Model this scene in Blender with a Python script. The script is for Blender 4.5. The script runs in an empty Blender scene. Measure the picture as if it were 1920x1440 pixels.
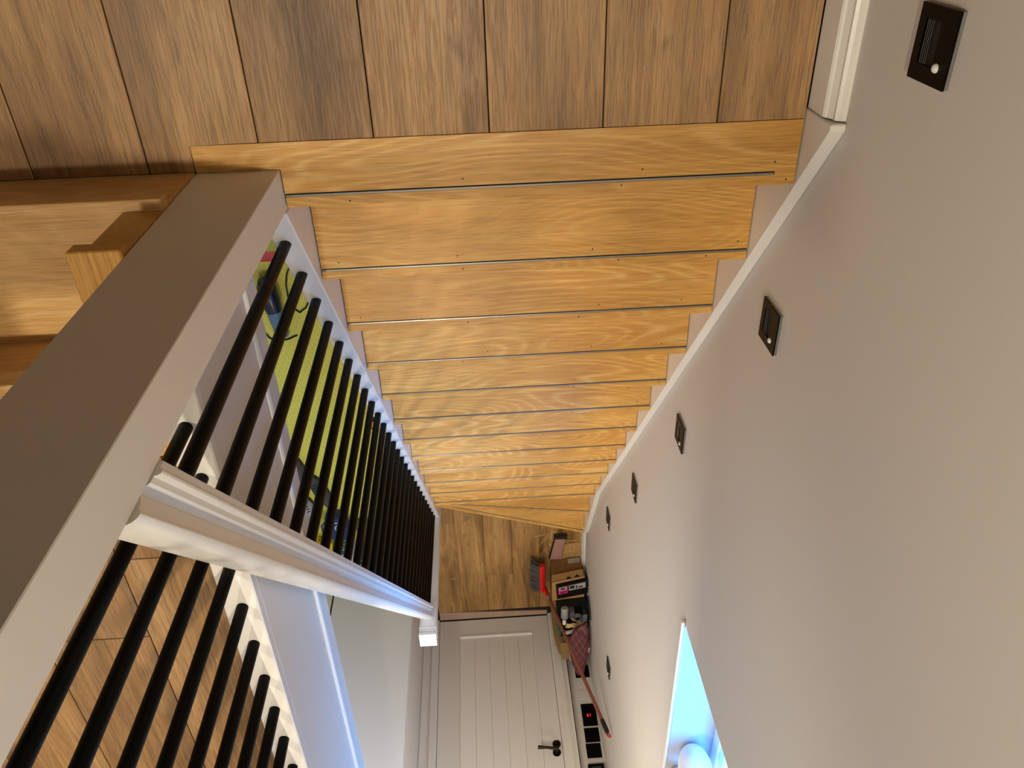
import bpy, bmesh, math, random
from mathutils import Vector, Matrix

random.seed(7)
scene = bpy.context.scene
COL = scene.collection

# ------------------------------------------------------------------ camera
cam_d = bpy.data.cameras.new('camera')
cam = bpy.data.objects.new('camera', cam_d)
COL.objects.link(cam)
cam.location = (-0.3480912, -0.4829270, 1.4008389)
cam.rotation_euler = (-0.57660895, -0.05482400, 3.11265945)   # phone held upside down over the stairs
cam_d.sensor_width = 36.0
cam_d.lens = 1481.674 / 1920.0 * 36.0
cam_d.clip_start = 0.02
scene.camera = cam

# ------------------------------------------------------------------ colour, sky
scene.view_settings.view_transform = 'Standard'
scene.view_settings.look = 'None'
scene.view_settings.gamma = 1.0
scene.view_settings.use_curve_mapping = False
scene.view_settings.exposure = 0.18

world = bpy.data.worlds.new('sky')
scene.world = world
world.use_nodes = True
bg = world.node_tree.nodes['Background']
bg.inputs['Strength'].default_value = 23.0
wt = world.node_tree
w_tc = wt.nodes.new('ShaderNodeTexCoord'); w_sep = wt.nodes.new('ShaderNodeSeparateXYZ'); w_rp = wt.nodes.new('ShaderNodeValToRGB')
wt.links.new(w_tc.outputs['Generated'], w_sep.inputs[0]); wt.links.new(w_sep.outputs[2], w_rp.inputs[0])
w_rp.color_ramp.elements[0].position = 0.0; w_rp.color_ramp.elements[0].color = (0.02, 0.03, 0.035, 1)     # ground
w_rp.color_ramp.elements[1].position = 0.04; w_rp.color_ramp.elements[1].color = (0.045, 0.345, 1.0, 1)      # open sky
wt.links.new(w_rp.outputs[0], bg.inputs['Color'])

# ------------------------------------------------------------------ lamps
WARM = (1.0, 0.87, 0.68)
def spot(name, loc, watts, color=WARM, angle=150, radius=0.022, blend=0.6):
    l = bpy.data.lights.new(name, 'SPOT')
    l.energy = watts; l.color = color
    l.spot_size = math.radians(angle); l.spot_blend = blend
    l.shadow_soft_size = radius
    o = bpy.data.objects.new(name, l); COL.objects.link(o); o.location = loc
    return o
spot('downlight_landing', (-0.30, 0.00, 2.36), 66)
spot('downlight_stairs', (0.02, 1.90, 2.36), 82, angle=86, blend=0.5)
spot('downlight_stair_foot', (-0.05, 2.92, -0.04), 27, angle=172, blend=0.12)
spot('downlight_door', (-0.66, 3.62, -0.05), 14)
spot('downlight_steps', (0.80, -0.01, 2.36), 48, radius=0.06)
spot('downlight_upper_landing', (0.70, 2.40, 2.36), 28)
spot('downlight_hall', (0.80, 2.2, -0.03), 30, (1.0, 0.93, 0.82), angle=168, blend=0.25)
def portal(loc, sx, sy, rot):
    l = bpy.data.lights.new('window_portal', 'AREA')
    l.shape = 'RECTANGLE'; l.size = sx; l.size_y = sy
    l.cycles.is_portal = True
    o = bpy.data.objects.new('window_portal', l); COL.objects.link(o)
    o.location = loc; o.rotation_euler = rot
WIN_Y0, WIN_Y1, WIN_Z0, WIN_Z1 = 1.655, 2.72, -0.335, 0.90
portal((-1.20, (WIN_Y0+WIN_Y1)/2, (WIN_Z0+WIN_Z1)/2), WIN_Z1-WIN_Z0, WIN_Y1-WIN_Y0, (0, math.radians(-90), 0))

# ------------------------------------------------------------------ helpers
WLOC = {}
def wloc(o): return WLOC.get(o.name, Vector((0, 0, 0))) if o else Vector((0, 0, 0))
def link(o, parent=None, loc=(0, 0, 0)):
    COL.objects.link(o)
    loc = Vector(loc)
    WLOC[o.name] = loc
    if parent is not None:
        o.parent = parent
        o.location = loc - wloc(parent)
    else:
        o.location = loc
    return o
def tag(o, label=None, cat=None, group=None, kind=None):
    if label: o['label'] = label
    if cat: o['category'] = cat
    if group: o['group'] = group
    if kind: o['kind'] = kind
    return o
def empty(name, loc, label=None, cat=None, group=None, kind=None):
    o = bpy.data.objects.new(name, None)
    o.empty_display_size = 0.05
    link(o, None, loc)
    return tag(o, label, cat, group, kind)
def finish(name, bm, mat, parent=None, origin=None, smooth=False, angle=None):
    """bm holds world coordinates; the object's origin goes to `origin` (default: bbox centre)."""
    bmesh.ops.recalc_face_normals(bm, faces=bm.faces)
    if origin is None:
        lo = Vector((min(v.co.x for v in bm.verts), min(v.co.y for v in bm.verts), min(v.co.z for v in bm.verts)))
        hi = Vector((max(v.co.x for v in bm.verts), max(v.co.y for v in bm.verts), max(v.co.z for v in bm.verts)))
        origin = (lo + hi) / 2
    origin = Vector(origin)
    for v in bm.verts: v.co -= origin
    me = bpy.data.meshes.new(name)
    bm.to_mesh(me); bm.free()
    if smooth or angle:
        for p in me.polygons: p.use_smooth = True
        if angle:
            me.set_sharp_from_angle(angle=math.radians(angle))
    if isinstance(mat, (list, tuple)):
        for m in mat: me.materials.append(m)
    elif mat: me.materials.append(mat)
    o = bpy.data.objects.new(name, me)
    return link(o, parent, origin)
def bm_box(bm, a, b, bevel=0.0, seg=1):
    x0, y0, z0 = a; x1, y1, z1 = b
    vs = [bm.verts.new(p) for p in ((x0,y0,z0),(x1,y0,z0),(x1,y1,z0),(x0,y1,z0),(x0,y0,z1),(x1,y0,z1),(x1,y1,z1),(x0,y1,z1))]
    fs = [bm.faces.new([vs[i] for i in f]) for f in ((3,2,1,0),(4,5,6,7),(0,1,5,4),(1,2,6,5),(2,3,7,6),(3,0,4,7))]
    if bevel:
        es = list({e for f in fs for e in f.edges})
        bmesh.ops.bevel(bm, geom=es, offset=bevel, segments=seg, affect='EDGES', profile=0.5)
    return vs
def box(name, a, b, mat, parent=None, bevel=0.0, seg=1, origin=None):
    a = [min(p, q) for p, q in zip(a, b)], [max(p, q) for p, q in zip(a, b)]
    bm = bmesh.new(); bm_box(bm, a[0], a[1], bevel, seg)
    return finish(name, bm, mat, parent, origin)
def bm_prism(bm, pts, axis, a0, a1, bevel=0.0):
    """pts: 2D polygon in the plane across `axis`; x->(y,z), y->(x,z), z->(x,y)."""
    def P(p, t):
        return {'x': (t, p[0], p[1]), 'y': (p[0], t, p[1]), 'z': (p[0], p[1], t)}[axis]
    A = [bm.verts.new(P(p, a0)) for p in pts]; B = [bm.verts.new(P(p, a1)) for p in pts]
    n = len(pts); fs = [bm.faces.new(A), bm.faces.new(B)]
    for i in range(n):
        fs.append(bm.faces.new((A[i], A[(i+1) % n], B[(i+1) % n], B[i])))
    if bevel:
        es = list({e for f in fs for e in f.edges})
        bmesh.ops.bevel(bm, geom=es, offset=bevel, segments=1, affect='EDGES')
def prism(name, pts, axis, a0, a1, mat, parent=None, bevel=0.0, **k):
    bm = bmesh.new(); bm_prism(bm, pts, axis, a0, a1, bevel)
    return finish(name, bm, mat, parent, **k)
def bm_tube(bm, pts, rad, seg=12, cap=True):
    pts = [Vector(p) for p in pts]
    rads = rad if isinstance(rad, (list, tuple)) else [rad]*len(pts)
    rings = []; up = None
    for i, p in enumerate(pts):
        d = (pts[min(i+1, len(pts)-1)] - pts[max(i-1, 0)]).normalized()
        if up is None:
            up = d.orthogonal().normalized()
        up = (up - d*up.dot(d)).normalized()
        s = d.cross(up)
        rings.append([bm.verts.new(p + (up*math.cos(2*math.pi*j/seg) + s*math.sin(2*math.pi*j/seg))*rads[i]) for j in range(seg)])
    for a, b in zip(rings, rings[1:]):
        for j in range(seg):
            bm.faces.new((a[j], a[(j+1) % seg], b[(j+1) % seg], b[j]))
    if cap:
        bm.faces.new(rings[0]); bm.faces.new(rings[-1])
def tube(name, pts, rad, mat, parent=None, seg=12, **k):
    bm = bmesh.new(); bm_tube(bm, pts, rad, seg)
    return finish(name, bm, mat, parent, angle=40, **k)
def bm_lathe(bm, prof, origin, seg=20, axis='z'):
    o = Vector(origin); rings = []
    for r, h in prof:
        ring = []
        for j in range(seg):
            a = 2*math.pi*j/seg; c, s = r*math.cos(a), r*math.sin(a)
            v = {'z': (c, s, h), 'x': (h, c, s), 'y': (s, h, c)}[axis]
            ring.append(bm.verts.new(o + Vector(v)))
        rings.append(ring)
    for a, b in zip(rings, rings[1:]):
        for j in range(seg):
            bm.faces.new((a[j], a[(j+1) % seg], b[(j+1) % seg], b[j]))
    bm.faces.new(rings[0]); bm.faces.new(rings[-1])
def lathe(name, prof, origin, mat, parent=None, seg=20, axis='z', **k):
    bm = bmesh.new(); bm_lathe(bm, prof, origin, seg, axis)
    return finish(name, bm, mat, parent, angle=45, **k)
def quad_slab(name, corners, thick, mat, parent=None, bevel=0.0):
    """four or more coplanar-ish points, thickened along their normal"""
    c = [Vector(p) for p in corners]
    n = (c[1]-c[0]).cross(c[2]-c[0]).normalized()*thick
    bm = bmesh.new()
    A = [bm.verts.new(p) for p in c]; B = [bm.verts.new(p+n) for p in c]
    bm.faces.new(A); bm.faces.new(B); k = len(c)
    for i in range(k): bm.faces.new((A[i], A[(i+1) % k], B[(i+1) % k], B[i]))
    if bevel: bmesh.ops.bevel(bm, geom=list(bm.edges), offset=bevel, segments=2, affect='EDGES')
    return finish(name, bm, mat, parent)
def text(name, body, size, mat, loc, rot, parent=None, extrude=0.0003):
    cu = bpy.data.curves.new(name, 'FONT')
    cu.body = body; cu.size = size; cu.align_x = 'CENTER'; cu.align_y = 'CENTER'; cu.extrude = extrude
    cu.materials.append(mat)
    tmp = bpy.data.objects.new(name, cu)
    COL.objects.link(tmp); bpy.context.view_layer.update()
    me = bpy.data.meshes.new_from_object(tmp.evaluated_get(bpy.context.evaluated_depsgraph_get()))
    bpy.data.objects.remove(tmp)
    o = bpy.data.objects.new(name, me)
    if not me.materials: me.materials.append(mat)
    link(o, parent, loc); o.rotation_euler = rot
    return o

# ------------------------------------------------------------------ materials
def srgb(r, g, b):
    f = lambda c: (c/255/12.92) if c/255 <= 0.04045 else ((c/255+0.055)/1.055)**2.4
    return (f(r), f(g), f(b), 1.0)
class NT:
    def __init__(s, name):
        s.m = bpy.data.materials.new(name); s.m.use_nodes = True
        s.t = s.m.node_tree; s.b = s.t.nodes['Principled BSDF']
    def n(s, typ, **k):
        nd = s.t.nodes.new(typ)
        for a, v in k.items():
            if a.startswith('i_'):
                nd.inputs[int(a[2:]) if a[2:].isdigit() else a[2:].replace('_', ' ')].default_value = v
            else: setattr(nd, a, v)
        return nd
    def l(s, a, b): s.t.links.new(a, b)
    def math(s, op, a, b=None, c=None):
        nd = s.n('ShaderNodeMath', operation=op)
        for i, v in enumerate((a, b, c)):
            if v is None: continue
            if isinstance(v, (int, float)): nd.inputs[i].default_value = v
            else: s.l(v, nd.inputs[i])
        return nd.outputs[0]
    def ramp(s, fac, stops, interp='LINEAR'):
        nd = s.n('ShaderNodeValToRGB'); cr = nd.color_ramp; cr.interpolation = interp
        while len(cr.elements) < len(stops): cr.elements.new(0.5)
        for e, (p, c) in zip(cr.elements, stops): e.position = p; e.color = c
        s.l(fac, nd.inputs[0]); return nd.outputs[0]
    def mix(s, fac, a, b, mode='MIX'):
        nd = s.n('ShaderNodeMix', data_type='RGBA', blend_type=mode)
        for sock, v in ((nd.inputs[0], fac), (nd.inputs[6], a), (nd.inputs[7], b)):
            if isinstance(v, (int, float)): sock.default_value = v
            elif isinstance(v, tuple): sock.default_value = v
            else: s.l(v, sock)
        return nd.outputs[2]
def plain(name, col, rough=0.5, metal=0.0, bump=0.0, bscale=60.0, var=0.0, spec=0.5):
    w = NT(name)
    w.b.inputs['Base Color'].default_value = col
    w.b.inputs['Roughness'].default_value = rough
    w.b.inputs['Metallic'].default_value = metal
    w.b.inputs['Specular IOR Level'].default_value = spec
    tc = w.n('ShaderNodeTexCoord')
    nz = w.n('ShaderNodeTexNoise', i_Scale=bscale, i_Detail=4.0)
    w.l(tc.outputs['Object'], nz.inputs['Vector'])
    if var:
        c2 = tuple(max(0, c*(1-var)) for c in col[:3]) + (1,)
        w.l(w.mix(nz.outputs['Fac'], c2, col), w.b.inputs['Base Color'])
    if bump:
        bp = w.n('ShaderNodeBump', i_Strength=bump, i_Distance=0.002)
        w.l(nz.outputs['Fac'], bp.inputs['Height']); w.l(bp.outputs[0], w.b.inputs['Normal'])
    return w.m
def wood(name, along, dark, mid, light, rough=0.4, rings=7.0, ringamt=0.45, porescale=1.0, stretch=1.0, varamt=0.18, knots=0.0, bump=0.12, tone=0.25, poreamt=0.36, contrast=0.35, coat=0.0):
    """oak-like grain running along the object's own `along` axis"""
    w = NT(name)
    tc = w.n('ShaderNodeTexCoord'); oi = w.n('ShaderNodeObjectInfo')
    rnd = w.math('MULTIPLY', oi.outputs['Random'], 37.0)
    add = w.n('ShaderNodeVectorMath', operation='ADD')
    cmb = w.n('ShaderNodeCombineXYZ'); w.l(rnd, cmb.inputs[0]); w.l(rnd, cmb.inputs[1]); w.l(rnd, cmb.inputs[2])
    w.l(tc.outputs['Object'], add.inputs[0]); w.l(cmb.outputs[0], add.inputs[1])
    def mapped(a, c):
        mp = w.n('ShaderNodeMapping')
        sc = [c, c, c]; sc['xyz'.index(along)] = a
        mp.inputs['Scale'].default_value = sc
        w.l(add.outputs[0], mp.inputs['Vector']); return mp.outputs[0]
    # broad tone
    n1 = w.n('ShaderNodeTexNoise', i_Scale=1.0, i_Detail=3.0, i_Roughness=0.55); w.l(mapped(1.3*stretch, 9.0), n1.inputs['Vector'])
    # growth rings: contour lines of a smooth, stretched field, stronger in some places than in others
    n2 = w.n('ShaderNodeTexNoise', i_Scale=1.0, i_Detail=1.2, i_Roughness=0.35, i_Distortion=0.25); w.l(mapped(1.4*stretch, 6.5), n2.inputs['Vector'])
    ring = w.math('SINE', w.math('MULTIPLY', n2.outputs['Fac'], rings*6.283))
    ring = w.math('POWER', w.math('MULTIPLY_ADD', ring, 0.5, 0.5), 3.0)
    n6 = w.n('ShaderNodeTexNoise', i_Scale=1.0, i_Detail=1.0); w.l(mapped(2.0, 5.0), n6.inputs['Vector'])
    rmask = w.ramp(n6.outputs['Fac'], [(0.38, (0.25,0.25,0.25,1)), (0.58, (1,1,1,1))])
    ring = w.math('MULTIPLY', ring, rmask)
    # pores
    n3 = w.n('ShaderNodeTexNoise', i_Scale=1.0, i_Detail=3.0, i_Roughness=0.65); w.l(mapped(13.0*porescale, 330.0*porescale), n3.inputs['Vector'])
    pore = w.ramp(n3.outputs['Fac'], [(0.38, (0,0,0,1)), (0.52, (1,1,1,1))])
    n4 = w.n('ShaderNodeTexNoise', i_Scale=1.0, i_Detail=3.0, i_Roughness=0.6); w.l(mapped(2.6, 120.0), n4.inputs['Vector'])
    sq_ = lambda t, a_, b_: tuple(x*(1-t)+y*t for x, y in zip(a_, b_))
    base = w.ramp(n1.outputs['Fac'], [(0.30, sq_(contrast, mid, dark)), (0.50, mid), (0.70, sq_(contrast, mid, light))])
    c = w.mix(w.math('MULTIPLY', ring, ringamt), base, light)
    c = w.mix(w.math('MULTIPLY', w.ramp(n4.outputs['Fac'], [(0.40, (0,0,0,1)), (0.75, (1,1,1,1))]), varamt*2.0), c, dark)
    c = w.mix(w.math('MULTIPLY', w.math('SUBTRACT', 1.0, pore), poreamt), c, tuple(v*0.7 for v in dark[:3])+(1,))
    if knots:
        n5 = w.n('ShaderNodeTexNoise', i_Scale=1.0, i_Detail=2.0, i_Distortion=0.6); w.l(mapped(5.0, 11.0), n5.inputs['Vector'])
        k = w.ramp(n5.outputs['Fac'], [(0.66, (0,0,0,1)), (0.78, (1,1,1,1))])
        kd = tuple(v*0.35 for v in dark[:3]) + (1,)
        c = w.mix(w.math('MULTIPLY', k, knots), c, kd)
    # every board a little different in tone
    hs = w.n('ShaderNodeHueSaturation')
    w.l(w.math('MULTIPLY_ADD', oi.outputs['Random'], tone, 1.0 - tone/2), hs.inputs['Value'])
    w.l(c, hs.inputs['Color'])
    w.l(hs.outputs[0], w.b.inputs['Base Color'])
    w.l(w.math('MULTIPLY_ADD', n3.outputs['Fac'], 0.16, rough-0.08), w.b.inputs['Roughness'])
    w.b.inputs['Coat Weight'].default_value = coat; w.b.inputs['Coat Roughness'].default_value = 0.45
    bp = w.n('ShaderNodeBump', i_Strength=bump, i_Distance=0.0015)
    w.l(pore, bp.inputs['Height']); w.l(bp.outputs[0], w.b.inputs['Normal'])
    return w.m

M = {}
M['laminate'] = wood('brown_oak_laminate', 'y', srgb(104,74,42), srgb(164,124,76), srgb(196,156,104), rough=0.42, rings=12, ringamt=0.22, knots=0.6, varamt=0.24, bump=0.3, contrast=0.95, tone=0.2, poreamt=0.45)
M['laminate_low'] = wood('hall_oak_laminate', 'y', srgb(112,78,40), srgb(176,134,78), srgb(208,166,102), rough=0.40, rings=14, ringamt=0.4, knots=0.6, varamt=0.28, tone=0.05, contrast=1.15, stretch=0.7)
M['oak'] = wood('golden_oak_tread', 'x', srgb(162,108,40), srgb(212,158,72), srgb(240,200,122), rough=0.42, coat=0.15, rings=26, ringamt=0.62, varamt=0.13, tone=0.10)
M['oak_y'] = wood('golden_oak_lengthwise', 'y', srgb(162,108,40), srgb(212,158,72), srgb(240,200,122), rough=0.34, rings=16, ringamt=0.35, varamt=0.14, tone=0.08)
M['oak_pale'] = wood('pale_oak_step', 'x', srgb(186,140,82), srgb(222,178,112), srgb(242,208,150), rough=0.38, rings=24, ringamt=0.55, varamt=0.13, tone=0.06, knots=0.3)
M['wall'] = plain('white_wall_paint', srgb(210,205,198), 0.62, bump=0.05, bscale=240, var=0.02)
M['ceil'] = plain('ceiling_paint', srgb(238,236,232), 0.8)
M['gloss'] = plain('white_satin_paint', srgb(232,229,223), 0.30, bump=0.04, bscale=30, var=0.02)
M['gloss2'] = plain('white_satin_joinery', srgb(226,222,216), 0.38, bump=0.03, bscale=40, var=0.02)
M['black'] = plain('black_powder_coat', srgb(4,4,4), 0.45, bump=0.03, bscale=300, spec=0.10)
M['blackplastic'] = plain('black_plastic', srgb(8,7,7), 0.38, spec=0.3)
M['plate'] = plain('black_glossy_plate', srgb(3,3,3), 0.40, spec=0.10)
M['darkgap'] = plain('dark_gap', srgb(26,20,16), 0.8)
M['strip'] = plain('aluminium_strip', srgb(150,146,140), 0.36, metal=0.8)
M['slat'] = plain('grey_louvre', srgb(66,62,58), 0.45)
M['lens'] = plain('sensor_lens', srgb(225,222,216), 0.3)
M['sub'] = plain('subfloor', srgb(30,20,12), 0.9)
M['screw'] = plain('screw_hole', srgb(40,26,12), 0.8)
M['metal'] = plain('grey_metal', srgb(150,150,150), 0.35, metal=0.9)

# ------------------------------------------------------------------ dimensions
G, R = 0.23544, 0.19          # going and rise
XS = -0.935                   # inner face of the wall string
XW = -0.963                   # wall face
ZF = -14*R                    # hall floor
YE = 4.27                     # end wall face
ZU = 0.36                     # upper landing
ZC = 2.40                     # ceiling

# ------------------------------------------------------------------ room shell
def struct(o): return tag(o, kind='structure')
# stair wall with the window opening
wl = bmesh.new()
X0 = XW - 0.30
for a, b in (((X0,-4.6,ZF-0.1),(XW,WIN_Y0,ZC)), ((X0,WIN_Y1,ZF-0.1),(XW,YE+0.2,ZC)), ((X0,WIN_Y0,ZF-0.1),(XW,WIN_Y1,WIN_Z0-0.02)), ((X0,WIN_Y0,WIN_Z1),(XW,WIN_Y1,ZC))):
    bm_box(wl, a, b)
struct(finish('wall_left', wl, M['wall'], origin=(XW, 1.3, ZF)))
struct(box('wall_end', (XW-0.02, YE+0.035, ZF-0.1), (2.4, YE+0.2, ZC), M['wall']))
struct(box('wall_back', (X0, -4.75, ZF-0.1), (2.4, -4.6, ZC), M['wall']))
struct(box('wall_right', (2.2, -4.6, 0.0), (2.4, YE+0.035, ZC), M['wall']))
struct(box('wall_hall', (1.40, -4.6, ZF-0.1), (1.55, YE+0.035, -0.001), M['wall']))
struct(box('wall_sky_blocker', (-5.6, -6.0, -3.2), (-5.3, 10.0, 1.6), plain('sky_blocker_finish', srgb(150,120,104), 0.9)))  # unseen wall added outside the window to block low sky light
struct(box('ceiling_hall', (XW, 2.78, 0.0), (0.0935, YE+0.035, 0.12), M['ceil']))
struct(box('ceiling', (X0, -4.75, ZC), (2.4, YE+0.2, ZC+0.12), M['ceil']))

# landing floor
fl = struct(box('floor', (XW, -4.6, -0.25), (2.2, -0.048, -0.010), M['sub']))
edges = [XS, -0.777, -0.574, -0.374, -0.172, 0.028, 0.226, 0.426, 0.626, 0.826, 1.026]
GAP = 0.0011
for i, (a, b) in enumerate(zip(edges, edges[1:])):
    bm = bmesh.new()
    yend = -0.0965 if b < 0.2 else -0.0505
    if abs(a-0.028) < 1e-6:
        bm_prism(bm, [(a+GAP,-2.8),(b-GAP,-2.8),(b-GAP,-0.0505),(0.147,-0.0505),(0.147,-0.0965),(a+GAP,-0.0965)], 'z', -0.0095, 0.0, 0.0007)
    else:
        bm_box(bm, (a+GAP, -2.8, -0.0095), (b-GAP, yend, 0.0), 0.0007)
    finish('plank', bm, M['laminate'], fl)

# upper landing floor, two steps up
fu = struct(box('floor_upper', (0.112, 0.20, 0.0), (2.2, YE+0.035, ZU-0.011), M['ceil']))
ucols = [(0.160, [0.302, 0.524, 1.75, 3.0]), (0.324, [0.284, 0.728, 2.0, 3.3]), (0.524, [0.284, 1.35, 2.6]), (0.724, [0.284, 1.0, 2.3]), (0.924, [0.284, 1.6, 2.9]), (1.124, None)]
for (a, js), (b, _) in zip(ucols, ucols[1:]):
    js = js + [YE]
    for y0, y1 in zip(js, js[1:]):
        bm = bmesh.new(); bm_box(bm, (a+GAP, y0+GAP, ZU-0.0095), (b-GAP, y1-GAP, ZU), 0.0007)
        finish('plank', bm, M['laminate'], fu)
# painted edge of the upper landing towards the stairwell
tf = struct(box('trim_1', (0.094, 0.026, 0.0), (0.1115, YE, ZU), M['gloss2'], bevel=0.0012))
bm = bmesh.new()
bm_tube(bm, [(0.094, 0.03, 0.062), (0.094, YE-0.01, 0.062)], 0.0075, 10)
finish('bead', bm, M['gloss'], tf, angle=60)
box('lower_lip', (0.088, 0.028, 0.0), (0.0938, YE-0.005, 0.052), M['gloss2'], tf, bevel=0.0015)

# hall floor
fh = struct(box('floor_lower', (XW, -4.6, ZF-0.12), (1.40, YE+0.035, ZF-0.010), M['sub']))
hc = [(XW+0.001, [2.4, 3.1, 4.185]), (-0.842, [2.4, 3.62, 4.185]), (-0.648, [2.4, 2.9, 4.185]), (-0.454, [2.4, 3.815, 4.185]), (-0.260, [2.4, 3.05, 4.185]), (-0.066, [2.4, 3.285, 4.185]), (0.112, None)]
for (a, js), (b, _) in zip(hc, hc[1:]):
    for y0, y1 in zip(js, js[1:]):
        bm = bmesh.new(); bm_box(bm, (a+GAP*0.5, y0+GAP*0.5, ZF-0.0095), (b-GAP*0.5, y1-GAP*0.5, ZF), 0.0005)
        finish('plank', bm, M['laminate_low'], fh)
th = plain('mauve_threshold_bar', srgb(184,156,134), 0.4)
bm = bmesh.new(); bm_prism(bm, [(-0.70, 4.225), (0.11, 4.182), (0.11, 4.262), (-0.70, 4.262)], 'z', ZF-0.009, ZF+0.006, 0.002)
struct(finish('trim_2', bm, th))

# skirting on the landing
sk = [(-1.6, 0)]
def skirt_profile(x0, s, h):   # (x,z) profile of a moulded skirting, s = direction into the room
    return [(x0, 0.0), (x0+s*0.0265, 0.0), (x0+s*0.0265, h*0.66), (x0+s*0.0245, h*0.68), (x0+s*0.0255, h*0.71), (x0+s*0.0215, h*0.74), (x0+s*0.016, h*0.85), (x0+s*0.0165, h*0.93), (x0+s*0.011, h*0.965), (x0+s*0.007, h), (x0, h)]
prism_pts = [(x, z) for x, z in skirt_profile(XW, 1, 0.098)]
bb = struct(prism('baseboard_left', prism_pts, 'y', -4.6, -0.116, M['gloss']))
prism_pts = [(x, ZF+z) for x, z in skirt_profile(XW, 0.75, 0.105)]
struct(prism('baseboard_hall', prism_pts, 'y', 3.232, YE+0.03, M['gloss']))

# door wall lining and architraves
struct(box('trim_3', (0.113, YE-0.012, ZF), (0.166, YE+0.034, -0.55), M['gloss2'], bevel=0.004))
bm = bmesh.new()
bm_prism(bm, [(-0.701, YE-0.004), (-0.712, YE-0.014), (-0.760, YE-0.018), (-0.785, YE-0.010), (-0.797, YE-0.012), (-0.801, YE+0.034), (-0.701, YE+0.034)], 'z', ZF, -0.55)
struct(finish('trim_4', bm, M['gloss2']))
struct(box('trim_5', (0.1665, YE+0.008, ZF), (0.2285, YE+0.0345, -0.02), M['gloss2'], bevel=0.002))

struct(box('trim_shade_gap', (-0.8062, YE+0.0300, ZF), (-0.8012, YE+0.0345, -0.55), M['darkgap']))  # dark strip painted in for the shadow gap beside the architrave
# the boarded door
d1 = empty('door_1', (-0.294, YE, ZF), kind='structure')
bm = bmesh.new()
DZ0, DZ1 = ZF+0.012, -0.62
for a, b in (((-0.698, DZ0), (-0.5755, DZ1)), ((-0.0370, DZ0), (0.110, DZ1)), ((-0.5755, DZ0), (-0.0370, -2.492)), ((-0.5755, -0.75), (-0.0370, DZ1))):
    bm_box(bm, (a[0], YE, a[1]), (b[0], YE+0.034, b[1]), 0.0)
finish('door_frame', bm, M['gloss2'], d1)
bxs = [-0.5755 + i*(0.5385/5) for i in range(6)]
for a, b in zip(bxs, bxs[1:]):
    bm = bmesh.new()
    bm_prism(bm, [(a+0.0005, YE+0.033), (a+0.0005, YE+0.0092), (a+0.004, YE+0.0075), (b-0.004, YE+0.0075), (b-0.0005, YE+0.0092), (b-0.0005, YE+0.033)], 'z', -2.490, -0.752)
    finish('board', bm, M['gloss2'], d1)
bm = bmesh.new(); bm_prism(bm, [(YE-0.008, -2.499), (YE-0.006, -2.489), (YE+0.010, -2.484), (YE+0.010, -2.499)], 'x', -0.573, -0.040)
finish('weather_ledge', bm, M['gloss'], d1)
box('door_gap_shade', (-0.698, YE+0.002, ZF+0.001), (0.110, YE+0.03, ZF+0.011), M['darkgap'], d1)  # dark filler imitates the shade in the gap under the door
# lever handle and thumb-turn
hx, hz = -0.660, -1.535
lv = lathe('lever_rose', [(0.0, 0.006), (0.0255, 0.006), (0.0265, 0.004), (0.0265, -0.0005), (0.0, -0.0005)][::-1], (hx, YE-0.006, hz), M['blackplastic'], d1, seg=28, axis='y')
bm = bmesh.new()
bm_tube(bm, [(hx, YE-0.004, hz), (hx, YE-0.055, hz)], 0.010, 14)
bm_tube(bm, [(hx-0.008, YE-0.055, hz), (hx+0.02, YE-0.060, hz+0.004), (hx+0.07, YE-0.056, hz-0.008), (hx+0.118, YE-0.050, hz-0.016)], [0.0105, 0.010, 0.0085, 0.0125], 12)
finish('lever', bm, M['blackplastic'], lv, angle=50)
tr = lathe('turn_rose', [(0.0, 0.006), (0.0255, 0.006), (0.0265, 0.004), (0.0265, -0.0005), (0.0, -0.0005)][::-1], (hx-0.004, YE-0.006, hz-0.058), M['blackplastic'], d1, seg=28, axis='y')
bm = bmesh.new(); bm_tube(bm, [(hx-0.004, YE-0.005, hz-0.058), (hx-0.004, YE-0.018, hz-0.058)], 0.011, 14); bm_box(bm, (hx-0.007, YE-0.03, hz-0.070), (hx-0.001, YE-0.016, hz-0.046), 0.002)
finish('thumb_turn', bm, M['blackplastic'], tr, angle=40)

# window: frame, pane, sill
w1 = empty('window_1', (XW-0.15, (WIN_Y0+WIN_Y1)/2, WIN_Z0), kind='structure')
FX = XW - 0.165
upvc = plain('white_window_frame', srgb(236,238,240), 0.3)
box('frame_rail', (FX-0.06, WIN_Y0, WIN_Z0), (FX, WIN_Y1, WIN_Z0+0.06), upvc, w1, bevel=0.004)
box('frame_rail', (FX-0.06, WIN_Y0, WIN_Z1-0.06), (FX, WIN_Y1, WIN_Z1), upvc, w1, bevel=0.004)
for y in (WIN_Y0, WIN_Y1-0.06):
    box('frame_stile', (FX-0.06, y, WIN_Z0+0.06), (FX, y+0.06, WIN_Z1-0.06), upvc, w1, bevel=0.004)
box('sash_rail', (FX-0.05, WIN_Y0+0.06, WIN_Z0+0.0605), (FX-0.008, WIN_Y1-0.06, WIN_Z0+0.105), upvc, w1, bevel=0.006)
gl = NT('window_glass'); gl.b.inputs['Base Color'].default_value = (0.95,0.98,1,1); gl.b.inputs['Roughness'].default_value = 0.02
tr_ = gl.n('ShaderNodeBsdfTransparent'); ms = gl.n('ShaderNodeMixShader', i_0=0.08)
gl.l(tr_.outputs[0], ms.inputs[1]); gl.l(gl.b.outputs[0], ms.inputs[2])
gl.l(ms.outputs[0], gl.t.nodes['Material Output'].inputs['Surface'])
box('pane', (FX-0.034, WIN_Y0+0.061, WIN_Z0+0.106), (FX-0.030, WIN_Y1-0.061, WIN_Z1-0.061), gl.m, w1)
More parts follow.
